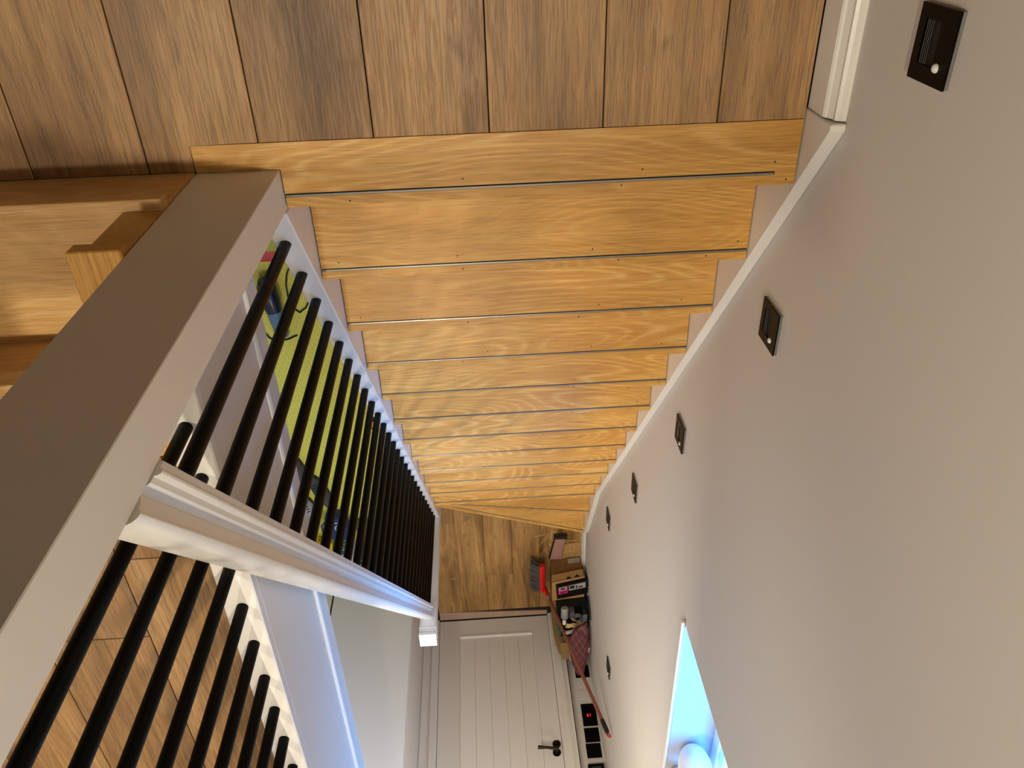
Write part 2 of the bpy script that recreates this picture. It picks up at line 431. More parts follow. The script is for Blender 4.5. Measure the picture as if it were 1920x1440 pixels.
box('sill', (FX-0.002, WIN_Y0+0.0005, WIN_Z0-0.019), (XW+0.002, WIN_Y1-0.0005, WIN_Z0), plain('pale_grey_sill', srgb(178,180,184), 0.35), w1, bevel=0.002)
box('sill_nosing', (XW+0.0022, WIN_Y0-0.022, WIN_Z0-0.020), (XW+0.014, WIN_Y1+0.022, WIN_Z0), M['gloss2'], w1, bevel=0.003)

# ------------------------------------------------------------------ main staircase
st = empty('staircase', (XS/2, 1.4, ZF), 'golden oak staircase with white strings running down from the landing to the hall', 'staircase')
def lerp_line(line, x, off=0.0):
    (xa, ya), (xb, yb) = line
    return ya + (yb-ya)*(x-xa)/(xb-xa) + off
def tread(k, back, groove, front, zt, x0=XS, x1=0.0, gx0=None, th=0.028, extra=None):
    """oak board with a routed slot for the metal grip strip; back/groove/front are plan lines"""
    bm = bmesh.new(); x0 += 0.0016; x1 -= 0.0014; gx0 = x0 if gx0 is None else gx0
    gd = 0.005
    L = lambda ln, off: [(x0, lerp_line(ln, x0, off)), (x1, lerp_line(ln, x1, off))]
    b, f = L(back, 0), L(front, 0)
    ga, gb = L(groove, -0.0036), L(groove, 0.0036)
    bm_prism(bm, [b[0], b[1], f[1], f[0]], 'z', zt-th, zt-gd)
    bm_prism(bm, [b[0], b[1], ga[1], ga[0]], 'z', zt-gd, zt)
    bm_prism(bm, [gb[0], gb[1], f[1], f[0]], 'z', zt-gd, zt)
    if gx0 != x0:
        bm_prism(bm, [(x0, lerp_line(groove, x0, -0.0036)), (gx0, lerp_line(groove, gx0, -0.0036)), (gx0, lerp_line(groove, gx0, 0.0036)), (x0, lerp_line(groove, x0, 0.0036))], 'z', zt-gd, zt)
    if extra: bm_prism(bm, extra, 'z', zt-th, zt)
    t = finish('tread', bm, M['oak'], st)
    bm = bmesh.new()
    bm_prism(bm, [(gx0+0.001, lerp_line(groove, gx0, -0.0004)), (x1-0.001, lerp_line(groove, x1, -0.0004)), (x1-0.001, lerp_line(groove, x1, 0.0034)), (gx0+0.001, lerp_line(groove, gx0, 0.0034))], 'z', zt-gd, zt-0.0008)
    finish('grip_strip', bm, M['strip'], t)
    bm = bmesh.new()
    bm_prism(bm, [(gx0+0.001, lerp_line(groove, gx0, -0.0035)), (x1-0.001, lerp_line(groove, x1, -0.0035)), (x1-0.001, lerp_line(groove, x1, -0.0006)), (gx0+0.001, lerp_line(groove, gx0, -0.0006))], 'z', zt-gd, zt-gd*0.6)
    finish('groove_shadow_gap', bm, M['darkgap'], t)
    # plugged screw holes either side of the slot
    bm = bmesh.new(); n = 0
    for xx in (XS+0.06, XS+0.33, XS+0.62, -0.07):
        for off in (-0.018, 0.013):
            xj = xx + random.uniform(-0.05, 0.05); yj = lerp_line(groove, xj, off + random.uniform(-0.004, 0.003))
            if random.random() < 0.6 or n == 0:
                bm_lathe(bm, [(0.0, 0.0), (0.0017, 0.0), (0.0017, 0.0003), (0.0, 0.0003)], (xj, yj, zt), 8); n += 1
    tag(finish('screw_holes', bm, M['screw'], t), kind='stuff')
    return t
def hline(y): return ((XS, y), (0.0, y))
# landing nosing board (notched round the boxed newel)
t0 = tread(0, hline(-0.0955), hline(0.0), hline(0.022), 0.0, gx0=XS+0.040, extra=[(-0.0014, -0.0955), (0.1455, -0.0955), (0.1455, -0.0482), (-0.0014, -0.0482)])
for k in range(1, 12):
    tread(k, hline((k-1)*G-0.015), hline(k*G), hline(k*G+0.022), -k*R)
g12 = ((XS, 2.900), (0.0, 2.764)); g13 = ((XS, 3.243), (0.0, 2.944))
off = lambda ln, d: ((ln[0][0], ln[0][1]+d), (ln[1][0], ln[1][1]+d))
tread(12, hline(11*G-0.015), g12, off(g12, 0.0225), -12*R)
tread(13, off(g12, -0.015), g13, off(g13, 0.0235), -13*R)
# risers
for k in range(0, 12):
    box('riser', (XS, k*G-0.022, -(k+1)*R), (0.0, k*G-0.006, -k*R-0.0285), M['oak'], st)
for k, ln in ((12, g12), (13, g13)):
    a, b = off(ln, -0.022), off(ln, -0.006)
    prism('riser', [a[0], a[1], b[1], b[0]], 'z', -(k+1)*R+0.0005, -k*R-0.0285, M['oak'], st)
# wall string
zs = lambda y: 0.0125 - 0.8075*y
ys2 = 2.56
pts = [(-0.1135, -0.20), (-0.1135, 0.107), (-0.102, 0.107), (ys2, zs(ys2)), (3.229, -2.432), (3.229, ZF), (2.60, ZF), (0.3, -0.62)]
prism('wall_string', pts, 'x', XW+0.0005, XS-0.0006, M['gloss'], st, bevel=0.0022)
# outer string
zo = lambda y: 0.036 - 0.8065*y
pts = [(0.028, zo(0.028)), (2.899, zo(2.899)), (2.899, ZF+0.02), (2.55, ZF+0.02), (0.028, -0.62)]
prism('outer_string', pts, 'x', 0.0007, 0.052, M['gloss'], st, bevel=0.003)

# ------------------------------------------------------------------ stair balustrade
sb = empty('balustrade', (0.03, 1.45, ZF), 'sloping stair balustrade of round black spindles under a moulded white handrail', 'balustrade')
zr = lambda y: 0.752 - 0.8128*y
def rail_mesh(y0, x0, y1, x1, zfun, prof):
    bm = bmesh.new(); rings = []
    for y, xc in ((y0, x0), (y1, x1)):
        rings.append([bm.verts.new((xc+px, y, zfun(y)+pz)) for px, pz in prof])
    n = len(prof)
    for j in range(n):
        bm.faces.new((rings[0][j], rings[0][(j+1) % n], rings[1][(j+1) % n], rings[1][j]))
    bm.faces.new(rings[0]); bm.faces.new(rings[1])
    return bm
half = [(0.0270, 0.0), (0.0280, 0.001), (0.0280, 0.0115), (0.0305, 0.0135), (0.0320, 0.0170), (0.0318, 0.0205), (0.0300, 0.0235), (0.0268, 0.0250), (0.0258, 0.0262), (0.0256, 0.0355), (0.0242, 0.0385), (0.0205, 0.0440), (0.0190, 0.0505), (0.0196, 0.0540), (0.0225, 0.0555), (0.0262, 0.0670), (0.0275, 0.0760), (0.0300, 0.0780), (0.0312, 0.0820), (0.0305, 0.0880), (0.0270, 0.0945), (0.0205, 0.0990), (0.0110, 0.1025)]
prof = [(-a, b) for a, b in half] + [(a, b) for a, b in reversed(half)]
finish('handrail', rail_mesh(0.0268, 0.024, 2.899, 0.049, zr, prof), M['gloss'], sb, angle=28)
# spindles: one mesh per length would differ little, so each is cut to its own height
n_sp = 27
for i in range(n_sp):
    y = 0.1155 + 0.1040*i
    tube('baluster', [(0.0300, y, zo(y)-0.012), (0.0212 + 0.0006*i, y, zr(y)+0.006)], 0.0110, M['black'], sb, seg=18)
nw = box('newel_post', (0.0008, 2.9005, ZF), (0.0885, 2.9885, -1.455), M['gloss'], sb, bevel=0.003, seg=2)
bm = bmesh.new()
bm_box(bm, (-0.0015, 2.898, -1.4548), (0.0910, 2.991, -1.449), 0.0015)
bm_box(bm, (0.0015, 2.901, -1.4492), (0.0880, 2.988, -1.4205), 0.001)
bm_box(bm, (-0.0015, 2.898, -1.4207), (0.0910, 2.991, -1.4000), 0.003, 2)
finish('newel_cap', bm, M['gloss'], nw)

# boxed newel at the top
bn = empty('boxed_newel', (0.074, -0.010, -0.25), 'thick square white newel post at the head of the stairs', 'newel post')
box('post', (0.0006, -0.0475, -0.25), (0.1468, 0.0262, 1.300), M['gloss2'], bn, bevel=0.0012)
box('cap', (-0.012, -0.060, 1.3003), (0.160, 0.039, 1.33), M['gloss2'], bn, bevel=0.005)

# upper landing balustrade
ub = empty('balustrade', (0.125, 1.6, ZU), 'level balustrade of round black spindles along the edge of the upper landing', 'balustrade')
box('base_rail', (0.0940, 0.0268, ZU+0.0003), (0.1585, YE, ZU+0.0225), M['gloss'], ub, bevel=0.0025)
for i in range(38):
    y = 0.127 + 0.1022*i
    if y > 4.2: break
    tube('baluster', [(0.1240, y, ZU+0.020), (0.1240, y, 1.196)], 0.0110, M['black'], ub, seg=18)
finish('handrail', rail_mesh(0.0268, 0.124, YE, 0.124, lambda y: 1.19, prof), M['gloss'], ub, angle=35)

# oak steps up to the upper landing
os_ = empty('oak_steps', (0.65, 0.07, 0.0), 'pale oak steps rising beside the square newel to the upper landing', 'steps')
XE = 1.3
box('riser', (0.1480, -0.0499, 0.0), (XE, -0.032, 0.1505), M['oak_pale'], os_)
box('tread', (0.1480, -0.0665, 0.1508), (XE, 0.188, 0.1800), M['oak_pale'], os_, bevel=0.003, seg=2)
box('riser', (0.2260, 0.1740, 0.1803), (XE, 0.190, 0.3155), M['oak_pale'], os_)
box('nosing', (0.2260, 0.1500, 0.3158), (XE, 0.2830, 0.3600), M['oak_pale'], os_, bevel=0.003, seg=2)
box('step_leak_seal', (0.1482, -0.0316, 0.0002), (2.19, 0.1985, 0.1500), M['sub'], os_)  # hidden filler added to stop light leaking under the riser
struct(box('floor_leak_seal', (0.1482, -0.0478, -0.25), (2.19, 0.1985, -0.0005), M['sub']))  # unseen slab added to seal out light from the hall below
box('side_block', (0.1480, -0.0480, 0.1803), (0.2100, 0.2980, 0.3300), M['oak_y'], os_)
box('side_capping', (0.1480, -0.0580, 0.3303), (0.2245, 0.3000, 0.3600), M['oak_y'], os_, bevel=0.002)

# ------------------------------------------------------------------ recessed step lights on the stair wall
def step_light(yc, zc, label):
    s = 0.0475
    e = empty('step_light', (XW, yc, zc), label, 'step light', 'black square step lights on the stair wall')
    X = XW
    box('lit_edge_backing', (X+0.0003, yc-s+0.0006, zc-s+0.0006), (X+0.0055, yc+s-0.0006, zc+s-0.0006), M['metal'], e)  # grey sides imitate the lit edge of the black plate
    # face plate as a frame round the slot
    oy0, oy1, oz0, oz1 = yc-0.030, yc+0.026, zc-0.030, zc+0.011
    bm = bmesh.new()
    xa, xb = X+0.0056, X+0.0088
    for a, b in (((yc-s, zc-s), (oy0, zc+s)), ((oy1, zc-s), (yc+s, zc+s)), ((oy0, zc-s), (oy1, oz0)), ((oy0, oz1), (oy1, zc+s))):
        bm_box(bm, (xa, a[0], a[1]), (xb, b[0], b[1]))
    finish('face_plate', bm, M['plate'], e)
    box('recess', (X+0.0056, oy0, oz0), (X+0.0059, oy1, oz1), M['darkgap'], e)
    for i in range(4):
        z = oz0 + 0.003 + i*0.0048
        bm = bmesh.new(); bm_prism(bm, [(X+0.0060, z), (X+0.0066, z+0.0002), (X+0.0086, z+0.0024), (X+0.0080, z+0.0030)], 'y', oy0+0.001, oy1-0.001)
        finish('louvre', bm, M['slat'], e)
    lathe('sensor', [(0.0, 0.0), (0.0062, 0.0), (0.0060, 0.0018), (0.0042, 0.0042), (0.0, 0.0052)], (xb, yc+0.0240, zc+0.0215), M['lens'], e, seg=16, axis='x')
    return e
step_light(-0.272, 0.321, 'black square step light on the wall above the landing skirting')
step_light(0.354, -0.055, 'black square step light beside the top treads, first one below the landing')
step_light(1.060, -0.617, 'black square step light halfway down the stair wall, second one below the landing')
step_light(1.786, -1.198, 'black square step light low on the stair wall, third one below the landing')
step_light(2.480, -1.755, 'black square step light beside the winder treads at the foot of the stairs')
step_light(3.430, -1.520, 'black square step light on the wall past the stairs, between broom top and window')

# ------------------------------------------------------------------ switches on the strip of wall beside the door
YS = YE + 0.035
red = NT('red_digits'); red.b.inputs['Base Color'].default_value = (0.8,0.02,0.03,1); red.b.inputs['Emission Color'].default_value = (1,0.03,0.05,1); red.b.inputs['Emission Strength'].default_value = 0.9
def plate(name, x0, x1, z0, z1, label, cat, depth=0.008):
    e = empty(name, ((x0+x1)/2, YS, z0), label, cat, 'black wall plates beside the hall door')
    box('plate', (x0, YS-depth, z0), (x1, YS-0.0003, z1), M['plate'], e, bevel=0.0025, seg=2)
    return e
def rockers(e, x0, x1, z0, z1, n):
    wdt = (x1-x0-0.02)/n
    for i in range(n):
        box('rocker', (x0+0.01+i*wdt+0.001, YS-0.0105, z0+0.022), (x0+0.01+(i+1)*wdt-0.001, YS-0.0082, z1-0.022), M['plate'], e, bevel=0.001)
s1 = plate('socket', -0.951, -0.853, -2.205, -2.105, 'black square socket plate low beside the door, behind the broom pole', 'socket')
rockers(s1, -0.951, -0.853, -2.205, -2.105, 2)
s2 = plate('heating_control', -0.955, -0.858, -1.893, -1.728, 'tall black wall control with a small red lit display', 'control panel')
text('red_display', '19', 0.034, red.m, (-0.905, YS-0.0087, -1.808), (math.radians(90), 0, 0), s2)
s3 = plate('light_switch', -0.953, -0.857, -1.713, -1.612, 'black light switch plate directly above the tall control panel', 'switch')
rockers(s3, -0.953, -0.857, -1.713, -1.612, 1)
s4 = plate('light_switch', -0.949, -0.854, -1.602, -1.503, 'black light switch plate between another switch and the thermostat', 'switch')
rockers(s4, -0.949, -0.854, -1.602, -1.503, 1)
s5 = plate('thermostat', -0.949, -0.848, -1.452, -1.352, 'black thermostat standing proud of the wall above the light switches', 'thermostat', 0.026)
box('display', (-0.930, YS-0.0268, -1.432), (-0.868, YS-0.0262, -1.380), plain('dark_screen', srgb(40,44,52), 0.15), s5)
s6 = empty('blanking_plate', (-0.90, YS, -2.01), 'white blank plate on the wall between socket and tall control', 'blank plate')
box('plate', (-0.930, YS-0.003, -2.005), (-0.860, YS-0.0003, -1.935), M['wall'], s6, bevel=0.001)

# ------------------------------------------------------------------ cupboard at the end of the side hall
cb = empty('hall_cupboard', (0.76, 3.92, ZF), 'tall flat white cupboard in the hall beyond the stair newel', 'cupboard')
box('carcass', (0.2300, 3.622, ZF), (1.390, YE+0.03, -0.012), M['gloss2'], cb, bevel=0.002)
d = box('door', (0.2320, 3.600, ZF+0.02), (0.7680, 3.6215, -0.02), M['gloss2'], cb, bevel=0.0015)
d = box('door', (0.7800, 3.600, ZF+0.02), (1.388, 3.6215, -0.02), M['gloss2'], cb, bevel=0.0015)
box('door_gap', (0.7683, 3.6195, ZF+0.02), (0.7797, 3.6216, -0.02), M['darkgap'], cb)

# ------------------------------------------------------------------ yellow printed sheet over the side hall floor
ym = NT('yellow_printed_underlay')
tc = ym.n('ShaderNodeTexCoord')
sep = ym.n('ShaderNodeSeparateXYZ'); ym.l(tc.outputs['Object'], sep.inputs[0])
def cell(v, period, off=0.0):
    return ym.math('SUBTRACT', ym.math('FRACT', ym.math('ADD', ym.math('DIVIDE', v, period), off)), 0.5)
PER = 0.030
row = ym.math('FLOOR', ym.math('DIVIDE', sep.outputs[1], PER))
sh = ym.math('MULTIPLY', ym.math('MODULO', row, 2.0), 0.5)
cx = ym.math('ABSOLUTE', ym.math('SUBTRACT', ym.math('FRACT', ym.math('ADD', ym.math('DIVIDE', sep.outputs[0], PER), sh)), 0.5))
cy = ym.math('ABSOLUTE', cell(sep.outputs[1], PER))
dm = ym.math('MAXIMUM', cx, cy)
sq = ym.math('MULTIPLY', ym.math('GREATER_THAN', dm, 0.20), ym.math('LESS_THAN', dm, 0.29))
dot = ym.math('LESS_THAN', dm, 0.07)
cx2 = ym.math('SUBTRACT', 0.5, cx); cy2 = ym.math('SUBTRACT', 0.5, cy)
d2 = ym.math('LESS_THAN', ym.math('ADD', cx2, cy2), 0.13)
mask = ym.math('MAXIMUM', sq, d2)
nz = ym.n('ShaderNodeTexNoise', i_Scale=90.0); ym.l(tc.outputs['Object'], nz.inputs['Vector'])
mask = ym.math('MULTIPLY', mask, ym.math('MULTIPLY_ADD', nz.outputs['Fac'], 0.7, 0.25))
ym.l(ym.mix(mask, srgb(230,224,96), srgb(128,126,40)), ym.b.inputs['Base Color'])
ym.b.inputs['Roughness'].default_value = 0.55
bm = bmesh.new(); bm_box(bm, (0.115, -0.6, ZF-0.0095), (1.395, 3.595, ZF+0.002))
tag(finish('printed_underlay', bm, ym.m), 'yellow sheet printed with small squares covering the side hall floor', 'floor sheet')
ZY = ZF + 0.0022

# ---- things lying on the yellow sheet
navy = plain('navy_plastic', srgb(22,32,62), 0.25)
clearb = plain('smoky_blue_plastic', srgb(90,128,160), 0.12)
redp = plain('red_plastic', srgb(206,40,56), 0.35)
# hand-held vacuum, navy with a clear bin
v = empty('handheld_vacuum', (0.82, 1.53, ZY), 'navy hand-held vacuum with a clear bin lying on the yellow sheet', 'vacuum')
bm = bmesh.new(); bm_tube(bm, [(0.845, 1.36, ZY+0.055), (0.842, 1.40, ZY+0.055), (0.835, 1.48, ZY+0.055), (0.828, 1.555, ZY+0.052)], [0.036, 0.052, 0.054, 0.046], 16)
finish('body', bm, navy, v, angle=50)
bm = bmesh.new(); bm_tube(bm, [(0.828, 1.556, ZY+0.050), (0.822, 1.62, ZY+0.048), (0.818, 1.70, ZY+0.040)], [0.044, 0.042, 0.036], 16)
finish('dust_bin', bm, clearb, v, angle=50)
bm = bmesh.new(); bm_box(bm, (0.782, 1.695, ZY), (0.856, 1.735, ZY+0.045), 0.008, 2)
finish('nozzle', bm, clearb, v)
tag(tube('power_cable', [(0.70, 1.30, ZY+0.005), (0.73, 1.36, ZY+0.005), (0.745, 1.42, ZY+0.005), (0.748, 1.50, ZY+0.005), (0.73, 1.57, ZY+0.005), (0.70, 1.60, ZY+0.005), (0.66, 1.57, ZY+0.005), (0.63, 1.52, ZY+0.005)], 0.005, M['blackplastic'], seg=8), 'thin black cable curling over the yellow sheet beside the vacuum', 'cable')
tag(tube('power_cable', [(0.93, 1.70, ZY+0.005), (0.90, 1.755, ZY+0.005), (0.86, 1.775, ZY+0.005), (0.80, 1.77, ZY+0.005), (0.74, 1.745, ZY+0.005)], 0.005, M['blackplastic'], seg=8), 'short black cable in front of the vacuum nozzle', 'cable')
# red and blue printed bag with a yellow window
rb = empty('printed_bag', (0.80, 1.18, ZY), 'red and blue printed bag beside the handle of the vacuum', 'bag')
bm = bmesh.new(); bm_box(bm, (0.715, 1.06, ZY), (0.90, 1.265, ZY+0.05), 0.018, 3)
finish('bag_body', bm, redp, rb)
box('yellow_patch', (0.745, 1.125, ZY+0.0502), (0.86, 1.20, ZY+0.0515), plain('yellow_print', srgb(200,206,70), 0.5, var=0.4, bscale=90), rb)
box('blue_patch', (0.745, 1.075, ZY+0.0502), (0.86, 1.118, ZY+0.0515), plain('blue_print', srgb(80,96,190), 0.5, var=0.4, bscale=90), rb)
# shoes
greyk = plain('grey_knit', srgb(84,82,82), 0.8, bump=0.4, bscale=160, var=0.35)
darkk = plain('black_rubber', srgb(24,24,25), 0.6)
def shoe(x, y, ang, L, colr, label):
    e = empty('shoe', (x, y, ZY), label, 'shoe', 'shoes on the yellow sheet')
    c, s = math.cos(ang), math.sin(ang)
    W = lambda u, v_, h: (x + u*c - v_*s, y + u*s + v_*c, ZY + h)
    def outline(k, h):
        pts = []
        for i in range(20):
            a = 2*math.pi*i/20
            u = math.cos(a)*L/2; wd = (0.040 + 0.008*math.cos(a))*math.sin(a)*k
            pts.append(W(u*(1 if k >= 1 else 0.97), wd, h))
        return pts
    bm = bmesh.new()
    rings = [[bm.verts.new(p) for p in outline(1.05, h)] for h in (0.0, 0.012, 0.026)]
    for a, b in zip(rings, rings[1:]):
        for j in range(20): bm.faces.new((a[j], a[(j+1) % 20], b[(j+1) % 20], b[j]))
    bm.faces.new(rings[0]); bm.faces.new(rings[-1])
    finish('sole', bm, darkk, e, angle=50)
    bm = bmesh.new(); rings = []
    for t, kk in ((0.0262, 1.0), (0.05, 0.95), (0.075, 0.70), (0.088, 0.42)):
        ring = []
        for i in range(20):
            a = 2*math.pi*i/20; u = math.cos(a)
            hh = t if u < 0.1 else 0.0262 + (t-0.0262)*(1-0.62*(u-0.1)/0.9)
            ring.append(bm.verts.new(W(u*L/2*0.96*(1-(1-kk)*0.35) - (1-kk)*0.03, 0.040*math.sin(a)*kk*(1+0.15*u), hh)))
        rings.append(ring)
    for a, b in zip(rings, rings[1:]):
        for j in range(20): bm.faces.new((a[j], a[(j+1) % 20], b[(j+1) % 20], b[j]))
    bm.faces.new(rings[-1]); bm.faces.new(rings[0])
    finish('upper', bm, colr, e, angle=60)
    bm = bmesh.new()
    for i in range(4):
        u = 0.02 + i*0.017
        bm_tube(bm, [W(u, -0.024, 0.074-i*0.006), W(u+0.004, 0, 0.083-i*0.0075), W(u, 0.024, 0.074-i*0.006)], 0.0028, 6)
    finish('laces', bm, darkk, e, angle=60)
shoe(0.905, 2.71, -1.2, 0.27, greyk, 'grey knit shoe on the yellow sheet, nearer the vacuum')
shoe(0.79, 2.90, -1.15, 0.27, greyk, 'grey knit shoe on the yellow sheet, nearer the cupboard')
lg = plain('light_grey_leather', srgb(176,174,172), 0.5, var=0.3, bscale=50)
shoe(0.885, 3.06, -1.25, 0.25, lg, 'light grey shoe with black sole beside the yellow packet')
# blue bag with white lettering
bbm = plain('royal_blue_fabric', srgb(26,50,120), 0.55, var=0.3, bscale=40)
b = empty('blue_bag', (0.70, 3.20, ZY), 'dark blue tool bag with white lettering near the cupboard foot', 'bag')
bm = bmesh.new(); bm_box(bm, (0.64, 3.09, ZY), (0.79, 3.29, ZY+0.10), 0.025, 3); finish('bag_body', bm, bbm, b)
wht = plain('white_print', srgb(222,226,230), 0.5)
text('white_lettering', '1OSI.', 0.07, wht, (0.705, 3.19, ZY+0.101), (0, 0, math.radians(90)), b)
bm = bmesh.new(); bm_tube(bm, [(0.77, 3.10, ZY+0.09), (0.80, 3.12, ZY+0.13), (0.80, 3.25, ZY+0.13), (0.77, 3.28, ZY+0.09)], 0.007, 8); finish('handle', bm, bbm, b, angle=60)
# yellow packet
yp = empty('yellow_packet', (0.83, 3.30, ZY), 'bright yellow packet standing behind the blue bag', 'packet')
bm = bmesh.new(); bm_box(bm, (0.765, 3.305, ZY), (0.875, 3.40, ZY+0.11), 0.006, 2); finish('packet', bm, plain('yellow_card', srgb(238,214,20), 0.4), yp)
box('dark_line', (0.775, 3.3035, ZY+0.030), (0.865, 3.3048, ZY+0.037), M['darkgap'], yp)
box('ochre_band', (0.775, 3.3030, ZY+0.048), (0.865, 3.3048, ZY+0.085), plain('ochre_print', srgb(190,150,20), 0.5), yp)
# white and blue carton
wb = empty('striped_carton', (0.69, 3.37, ZY), 'white carton with blue stripes standing by the cupboard', 'carton')
bm = bmesh.new(); bm_box(bm, (0.625, 3.335, ZY), (0.750, 3.43, ZY+0.20), 0.003); finish('carton_body', bm, plain('white_card', srgb(224,224,220), 0.5), wb)
blu = plain('bright_blue_print', srgb(20,130,200), 0.5)
for z0, z1, m_ in ((0.020, 0.050, blu), (0.068, 0.078, M['darkgap']), (0.098, 0.106, M['darkgap']), (0.118, 0.132, plain('ochre_stripe', srgb(150,130,40), 0.5)), (0.150, 0.185, blu)):
    box('stripe', (0.630, 3.3335, ZY+z0), (0.745, 3.3348, ZY+z1), m_, wb)
# brown leather pouch, red handled brush
bp_ = empty('tool_pouch', (0.54, 3.28, ZY), 'brown and dark red tool pouch on the yellow sheet beside the blue bag', 'pouch')
bm = bmesh.new(); bm_box(bm, (0.49, 3.18, ZY), (0.60, 3.30, ZY+0.06), 0.02, 3); finish('pouch_body', bm, plain('tan_leather', srgb(128,100,62), 0.6, var=0.3), bp_)
bm = bmesh.new(); bm_box(bm, (0.495, 3.305, ZY), (0.595, 3.36, ZY+0.05), 0.015, 2); finish('flap', bm, plain('dark_red_leather', srgb(110,34,30), 0.55), bp_)
dk = empty('dark_tool_case', (0.52, 3.44, ZY), 'dark brown case in front of the cupboard door', 'case')
bm = bmesh.new(); bm_box(bm, (0.46, 3.39, ZY), (0.60, 3.50, ZY+0.09), 0.008, 2); finish('case_body', bm, plain('dark_brown_plastic', srgb(44,32,24), 0.5), dk)
box('clasp', (0.51, 3.385, ZY+0.04), (0.55, 3.3895, ZY+0.06), redp, dk)
# orange and black tape measure
tm = empty('tape_measure', (0.375, 2.42, ZY), 'orange and black tape measure close to the stair string', 'tape measure')
bm = bmesh.new(); bm_lathe(bm, [(0.0, 0.0), (0.034, 0.0), (0.038, 0.004), (0.038, 0.032), (0.034, 0.036), (0.0, 0.036)], (0.375, 2.39, ZY), 22); finish('case', bm, M['blackplastic'], tm, angle=40)
lathe('orange_disc', [(0.0, 0.0), (0.024, 0.0), (0.024, 0.002), (0.0, 0.003)], (0.375, 2.39, ZY+0.0362), plain('orange_plastic', srgb(240,140,20), 0.4), tm, seg=20)
box('blade_tip', (0.367, 2.428, ZY+0.002), (0.383, 2.47, ZY+0.006), M['metal'], tm)

# ------------------------------------------------------------------ the pile in the corner by the door
cardm = plain('brown_cardboard', srgb(150,108,60), 0.8, var=0.12, bscale=30)
cardd = plain('kraft_cardboard', srgb(186,146,88), 0.75, var=0.08, bscale=30)
# flattened cardboard flap on the floor
fc = bmesh.new(); bm_prism(fc, [(-0.775, 3.555), (-0.945, 3.53), (-0.945, 3.665), (-0.735, 3.685)], 'z', ZF+0.0003, ZF+0.006)
tag(finish('cardboard_sheet', fc, cardd), 'flat sheet of cardboard on the floor in front of the carton', 'cardboard')
# carton
ct = empty('carton', (-0.835, 3.87, ZF), 'brown cardboard carton on the floor under the shoe box', 'carton')
bm = bmesh.new(); bm_prism(bm, [(-0.725, 3.700), (-0.942, 3.675), (-0.942, 4.20), (-0.725, 4.19)], 'z', ZF+0.0003, -2.475, 0.002)
finish('box_body', bm, cardm, ct)
quad_slab('address_label', [(-0.935, 3.6742, -2.60), (-0.850, 3.684, -2.60), (-0.850, 3.684, -2.645), (-0.935, 3.6742, -2.645)], 0.0008, plain('white_label', srgb(205,200,190), 0.6, var=0.3, bscale=70), ct)
quad_slab('tape', [(-0.730, 3.6975, -2.492), (-0.940, 3.6735, -2.492), (-0.940, 3.6735, -2.512), (-0.730, 3.6975, -2.512)], -0.0008, cardd, ct)
# shoe box
sx = empty('shoe_box', (-0.83, 3.73, -2.475), 'tan shoe box with a round finger hole on top of the carton', 'shoe box')
P4 = [(-0.718, 3.655), (-0.935, 3.612), (-0.935, 3.80), (-0.718, 3.82)]
bm = bmesh.new(); bm_prism(bm, P4, 'z', -2.4745, -2.405, 0.001); finish('box_body', bm, cardd, sx)
bm = bmesh.new(); bm_prism(bm, [(-0.714, 3.650), (-0.939, 3.606), (-0.939, 3.806), (-0.714, 3.826)], 'z', -2.4045, -2.396, 0.001); finish('lid', bm, cardd, sx)
fd = Vector((-0.217, -0.043, 0)).normalized(); fn = Vector((fd.y, -fd.x, 0))
if fn.y > 0: fn = -fn
def on_front(u, z, d=0.0006): 
    p = Vector((-0.718, 3.655, 0)) + fd*u + fn*d
    return (p.x, p.y, z)
bm = bmesh.new()
vs = [bm.verts.new(on_front(0.115 + 0.017*math.cos(a), -2.410 - 0.020*math.sin(a))) for a in [math.pi*i/12 for i in range(13)]]
bm.faces.new(vs); r_ = bmesh.ops.extrude_face_region(bm, geom=list(bm.faces))
for v_ in [g for g in r_['geom'] if isinstance(g, bmesh.types.BMVert)]: v_.co += fn*0.0006
finish('finger_hole', bm, M['darkgap'], sx)
quad_slab('triangle_mark', [on_front(0.152, -2.412), on_front(0.196, -2.412), on_front(0.172, -2.436)], 0.0006, M['darkgap'], sx)
# black box with a pink label
bx = empty('black_box', (-0.845, 3.68, -2.396), 'black box with a pink and white label on top of the shoe box', 'box')
Q4 = [(-0.738, 3.660), (-0.955, 3.610), (-0.957, 3.735), (-0.745, 3.775)]
bm = bmesh.new(); bm_prism(bm, Q4, 'z', -2.3955, -2.360, 0.002); finish('box_body', bm, M['blackplastic'], bx)
ZB = -2.3597
def on_q(u, v_):
    a, b_, c, d_ = [Vector((p[0], p[1], ZB)) for p in Q4]
    return tuple((a*(1-u)+b_*u)*(1-v_) + (d_*(1-u)+c*u)*v_)
def sticker(name, u0, u1, v0, v1, mat, dz=0.0006):
    c4 = [on_q(u0, v0), on_q(u1, v0), on_q(u1, v1), on_q(u0, v1)]
    bm = bmesh.new(); A = [bm.verts.new(Vector(p)+Vector((0,0,dz-0.0005))) for p in c4]; B = [bm.verts.new(Vector(p)+Vector((0,0,dz))) for p in c4]
    bm.faces.new(A); bm.faces.new(B)
    for i in range(4): bm.faces.new((A[i], A[(i+1)%4], B[(i+1)%4], B[i]))
    return finish(name, bm, mat, bx)
lab = plain('grey_white_label', srgb(168,164,166), 0.5); pink = plain('magenta_label', srgb(206,40,120), 0.5)
sticker('pink_label', 0.06, 0.36, 0.04, 0.62, pink)
sticker('white_panel', 0.09, 0.33, 0.07, 0.34, lab, 0.0012)
sticker('white_label', 0.40, 0.93, 0.05, 0.46, lab)
sticker('print_line', 0.43, 0.58, 0.10, 0.34, M['darkgap'], 0.0012)
